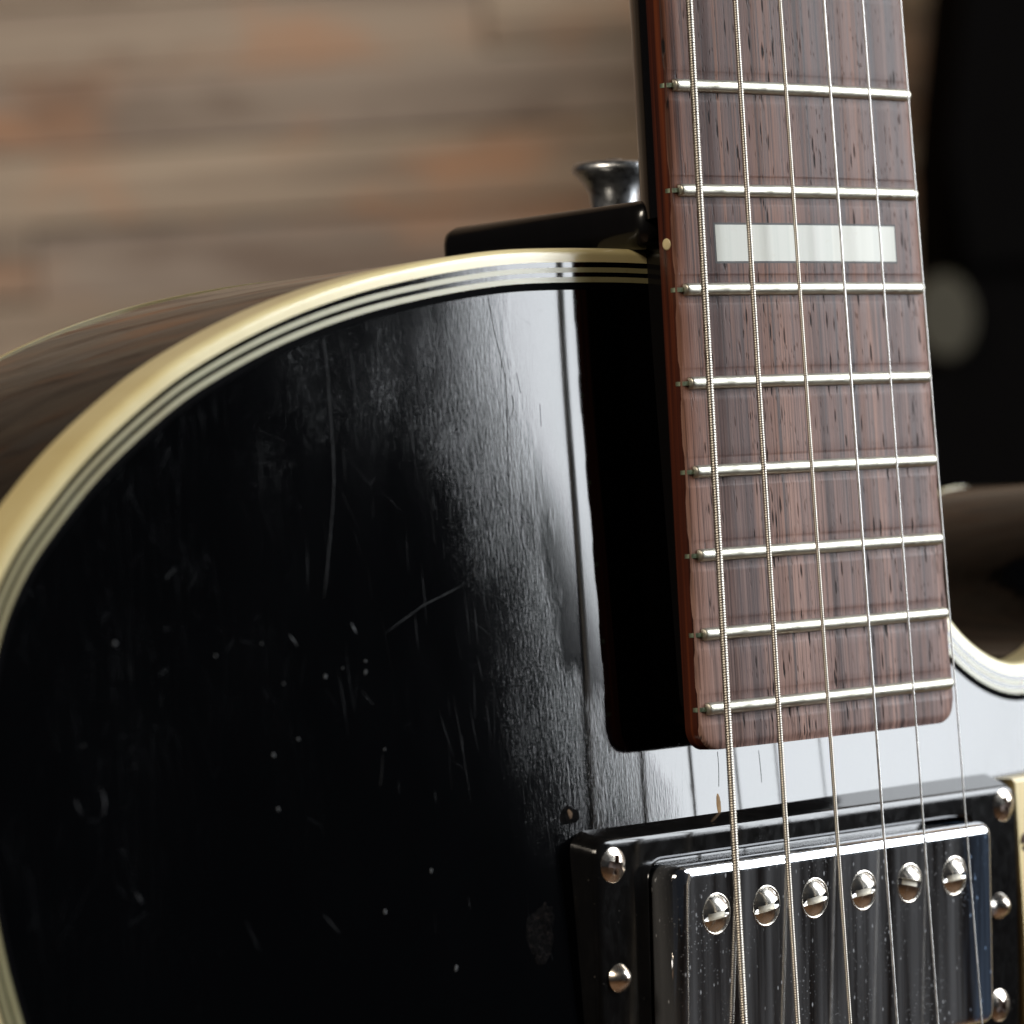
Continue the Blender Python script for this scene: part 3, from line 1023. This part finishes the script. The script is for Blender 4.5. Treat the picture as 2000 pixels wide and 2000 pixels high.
def dome(name, c, r, h, slot, ang, mats, parent, tilt=0.06, depth=0.55, phillips=False):
    """domed screw head with a real slot (or cross recess)"""
    if phillips:
        lim = [-r * 0.55, -r * 0.5, -slot, slot, r * 0.5, r * 0.55]
    ts = sorted(set([-r, r] + [r * math.sin(k * math.pi / 20) for k in range(-9, 10)] + [-slot - 0.03, -slot + 0.03, slot - 0.03, slot + 0.03] + ([-r * .56, -r * .5, r * .5, r * .56] if phillips else [])))
    nx = 31
    ss = sorted(set([math.sin(k * math.pi / 2 / 10) for k in range(-10, 11)]))
    V = []
    mi = []
    def zf(x, y):
        q = min(1.0, math.hypot(x, y) / r)
        z = h * (1 - q ** 2.2)
        cut = abs(y) < slot
        if phillips:
            cut = (abs(y) < slot and abs(x) < r * 0.53) or (abs(x) < slot and abs(y) < r * 0.53)
        return z, cut
    ca, sa = math.cos(ang), math.sin(ang)
    if phillips:
        # square-ish grid lines in both axes, trimmed to the disc
        cols = None
    rows = []
    for t in ts:
        half = math.sqrt(max(0, r * r - t * t))
        if phillips:
            base = [-1, -0.8, -r * .56 / r, -r * .5 / r, -(slot + .03) / r, -(slot - .03) / r, 0, (slot - .03) / r, (slot + .03) / r, .5, .56, .8, 1]
            xs = [max(-half, min(half, s * r)) for s in base]
        else:
            xs = [s * half for s in ss]
        row = []
        for x in xs:
            z, cut = zf(x, t)
            if cut:
                z -= depth * (1.0 if not phillips else max(0.3, 1 - math.hypot(x, t) / (r * 0.75)))
            X, Y = x * ca - t * sa, x * sa + t * ca
            row.append((c[0] + X, c[1] + Y, c[2] + z + tilt * Y))
        rows.append(row)
    nc = len(rows[0])
    V = [p for r_ in rows for p in r_]
    F = strip_faces(len(rows), nc)
    for f in F:
        cx = sum(V[i][0] for i in f) / 4 - c[0]
        cy = sum(V[i][1] for i in f) / 4 - c[1]
        x, y = cx * ca + cy * sa, -cx * sa + cy * ca
        mi.append(1 if (zf(x, y)[1] and len(mats) > 1) else 0)
    # skirt
    b = len(V)
    n = 28
    for z in (0.02, -1.2):
        for i in range(n):
            t = 2 * math.pi * i / n
            X, Y = r * math.cos(t), r * math.sin(t)
            V.append((c[0] + X, c[1] + Y, c[2] + z + tilt * Y))
    for f in strip_faces(2, n, closed_c=True):
        F.append(tuple(i + b for i in f))
        mi.append(0)
    return mk(name, V, F, mats, parent, loc=c, mi=mi, sharp=32)
PX = [-26.0, -15.55, -5.2, 5.45, 15.8, 26.1]
PA = [9, 11, 10, 8, -14, 6]
for x, an in zip(PX, PA):
    dome('pole_screw', (x, 147.6, zc(147.6) + 0.02), 2.62, 1.25, 0.46, math.radians(an), [M['pole'], M['slot']], COVER, depth=0.75)
def hole_ring(x):
    # thin bright lip of the hole in the cover round each pole screw
    V = []
    n = 32
    for r, z in ((2.66, -0.1), (2.72, 0.06), (2.86, 0.07), (2.98, -0.02)):
        for i in range(n):
            t = 2 * math.pi * i / n
            Y = r * math.sin(t)
            V.append((x + r * math.cos(t), 147.6 + Y, zc(147.6 + Y) + z))
    mk('hole_lip', V, strip_faces(4, n, closed_c=True), M['pole'], COVER, loc=(x, 147.6, zc(147.6)))
for x in PX:
    hole_ring(x)
for x, y, an in ((-41.7, 156.0, 80), (43.7, 156.6, 20), (41.7, 126.1, 40), (-41.7, 125.0, 10)):
    dome('ring_screw', (x, y, ZR + 0.055 * (y - 159.4) + 0.05), 2.45, 0.8, 0.42, math.radians(an), [M['screw'], M['recess']], RING, tilt=0.055, depth=0.8, phillips=True)
for x, y, an in ((-41.0, 140.2, 20), (42.2, 141.3, 70)):
    dome('height_screw', (x, y, ZR + 0.055 * (y - 159.4) + 0.05), 2.05, 1.7, 0.0, math.radians(an), [M['screw']], RING, tilt=0.0, depth=0.0)

# ---------------- pickguard (treble side)
def pickguard():
    o_ = [(47.5, 160.3), (60, 160.6), (78, 161), (92, 156), (97, 140), (90, 100), (80, 60), (70, 30), (56, 28), (47.5, 60)]
    n = len(o_)
    V = [(x, y, -13.5) for x, y in o_] + [(x, y, -7.3) for x, y in o_]
    c = np.mean(o_, 0)
    V += [(x + (c[0] - x) * 0.012, y + (c[1] - y) * 0.012, -6.9) for x, y in o_]
    F = strip_faces(3, n, closed_c=True) + [tuple(range(2 * n, 3 * n))]
    return mk('pickguard', V, F, M['guard'], ROOT, loc=(60, 100, -9), smooth=False)
GUARD = pickguard()
dome('pickguard_screw', (49.6, 150.4, -6.9), 1.5, 0.5, 0.3, 0.4, [M['recess']], GUARD, tilt=0, depth=0.4)

# ---------------- strap button on the heel
def strap_button():
    prof = [(0, 9.6), (1.2, 9.6), (1.6, 9.2), (5.6, 9.1), (6.2, 8.7), (6.45, 8.1), (6.3, 7.5), (5.6, 6.8), (4.6, 5.7), (3.9, 4.3), (3.6, 2.6), (3.6, 0.8), (4.0, -1.2), (4.2, -2.5)]
    n = 40
    base = np.array([0.0, 248.9, -38.5])
    ax = np.array([0.02, 1.0, 0.05])
    ax /= np.linalg.norm(ax)
    e1 = np.cross(ax, [0, 0, 1.0])
    e1 /= np.linalg.norm(e1)
    e2 = np.cross(ax, e1)
    V = []
    for r, h in prof:
        r = max(r, 0.01)
        for i in range(n):
            t = 2 * math.pi * i / n
            V.append(tuple(base + ax * h + r * (math.cos(t) * e1 + math.sin(t) * e2)))
    mk('strap_button', V, strip_faces(len(prof), n, closed_c=True), M['button'], ROOT, loc=tuple(base))
strap_button()

# ------------------------------------------------------------------ plank wall behind
# the wall faces the camera side of the room, turned against the guitar
WX = Vector((RIGHT.x, RIGHT.y, 0)).normalized()      # along the wall
WN = Vector((-FWD.x, -FWD.y, 0)).normalized()        # out of the wall
WDIST = 1.50
ANG = math.radians(2.0)
WX, WN = (Matrix.Rotation(ANG, 3, 'Z') @ WX), (Matrix.Rotation(ANG, 3, 'Z') @ WN)
W0 = G(*CAMP) + FWD * WDIST
W0.z = 0.0
WALL = bpy.data.objects.new('plank_wall', None)
WALL.empty_display_size = 0.1
WALL.matrix_world = Matrix((WX, -WN, Vector((0, 0, 1)))).transposed().to_4x4()
WALL.location = W0 + Vector((0, 0, -0.55))
COL.objects.link(WALL)
tag(WALL, 'wall of weathered grey brown reclaimed planks, blurred behind the guitar', 'wall', kind='structure')
def plank_mesh(L, h, d):
    me = bpy.data.meshes.new('plank')
    bm = bmesh.new()
    bmesh.ops.create_cube(bm, size=1)
    for v in bm.verts:
        v.co = Vector((v.co.x * L, v.co.y * d, v.co.z * h))
    bmesh.ops.bevel(bm, geom=bm.edges[:], offset=0.0007, segments=1, affect='EDGES')
    bm.to_mesh(me)
    bm.free()
    me.materials.append(M['plank'])
    return me
RH = 0.0268
row_z0 = 0.55 + 0.3105 - 24 * RH
PM = {L: plank_mesh(L - 0.0008, RH - 0.0008, 0.02) for L in (0.42, 0.56, 0.72, 0.9)}
nrow = 84
prng = random.Random(21)
for r in range(nrow):
    x = -1.0 - prng.uniform(0, 0.35)
    while x < 1.0:
        L = prng.choice(list(PM))
        o = bpy.data.objects.new('plank', PM[L])
        o.parent = WALL
        o.location = (x + L / 2, -0.012 + prng.uniform(-0.0015, 0.0015), row_z0 + r * RH)
        o.rotation_euler = (0, prng.uniform(-0.004, 0.004), 0)
        COL.objects.link(o)
        x += L
bkm = bpy.data.meshes.new('wall_backing')
bm = bmesh.new()
bmesh.ops.create_cube(bm, size=1)
for v in bm.verts:
    v.co = Vector((v.co.x * 2.9, 0.03 + v.co.y * 0.03, 1.25 + v.co.z * 2.7))
bm.to_mesh(bkm)
bm.free()
bkm.materials.append(M['case'])
o = bpy.data.objects.new('wall_backing', bkm)
o.parent = WALL
COL.objects.link(o)

# floor of the room
fm = bpy.data.meshes.new('floor')
fm.from_pydata([(-4, -4, 0), (4, -4, 0), (4, 4, 0), (-4, 4, 0)], [], [(0, 1, 2, 3)])
fm.materials.append(M['floor'])
fo = bpy.data.objects.new('floor', fm)
fo.location = (0, 0, -0.56)
COL.objects.link(fo)
tag(fo, kind='structure')

# ------------------------------------------------------------------ black equipment case behind the neck
def case():
    e = bpy.data.objects.new('equipment_case', None)
    e.empty_display_size = 0.05
    D = 1.36
    base = G(*CAMP) + FWD * D
    base.z = -0.56
    e.matrix_world = Matrix((WX, -WN, Vector((0, 0, 1)))).transposed().to_4x4()
    e.location = base
    COL.objects.link(e)
    tag(e, 'tall black case out of focus right of the neck, with one pale round knob', 'case')
    def prism(name, poly, y0, y1, mat, bev=0.006):
        me = bpy.data.meshes.new(name)
        bm = bmesh.new()
        fv = [bm.verts.new((x, y0, z)) for x, z in poly]
        bv = [bm.verts.new((x, y1, z)) for x, z in poly]
        n = len(poly)
        bm.faces.new(fv)
        bm.faces.new(bv[::-1])
        for i in range(n):
            bm.faces.new((fv[i], bv[i], bv[(i + 1) % n], fv[(i + 1) % n]))
        bmesh.ops.bevel(bm, geom=bm.edges[:], offset=bev, segments=2, affect='EDGES')
        bmesh.ops.recalc_face_normals(bm, faces=bm.faces[:])
        bm.to_mesh(me)
        bm.free()
        me.materials.append(mat)
        o = bpy.data.objects.new(name, me)
        o.parent = e
        COL.objects.link(o)
        return o
    Z = 0.56 + 0.2018 + 0.0077     # height of the optical axis above the floor here
    px = 1.0 / (8055.0 / D)        # metres per picture pixel at this distance
    X = lambda u: (u - 1000) * px
    Y = lambda v: Z + (1000 - v) * px
    prism('upper_cabinet', [(X(1985), Y(-400)), (X(1958), Y(0)), (X(1905), Y(330)), (X(1888), Y(600)), (X(2330), Y(600)), (X(2330), Y(-400))], 0.0, 0.10, M['case'])
    prism('lower_cabinet', [(X(1690), Y(604)), (X(2330), Y(604)), (X(2330), 0.0), (X(1690), 0.0)], -0.01, 0.10, M['case'])
    # pale knob
    me = bpy.data.meshes.new('knob')
    bm = bmesh.new()
    n = 32
    rings = []
    for r, y in ((1.0, 0.0), (1.0, -0.012), (0.92, -0.015), (0.0, -0.015)):
        rings.append([bm.verts.new((X(1850) + r * 60 * px * math.cos(2 * math.pi * i / n), -0.012 + y, Y(668) + r * 84 * px * math.sin(2 * math.pi * i / n))) for i in range(n)] if r else [bm.verts.new((X(1850), -0.012 + y, Y(668)))])
    for a_, b_ in ((0, 1), (1, 2)):
        for i in range(n):
            bm.faces.new((rings[a_][i], rings[a_][(i + 1) % n], rings[b_][(i + 1) % n], rings[b_][i]))
    for i in range(n):
        bm.faces.new((rings[2][i], rings[2][(i + 1) % n], rings[3][0]))
    bmesh.ops.recalc_face_normals(bm, faces=bm.faces[:])
    bm.to_mesh(me)
    bm.free()
    me.materials.append(M['knob'])
    o = bpy.data.objects.new('knob', me)
    o.parent = e
    COL.objects.link(o)
case()
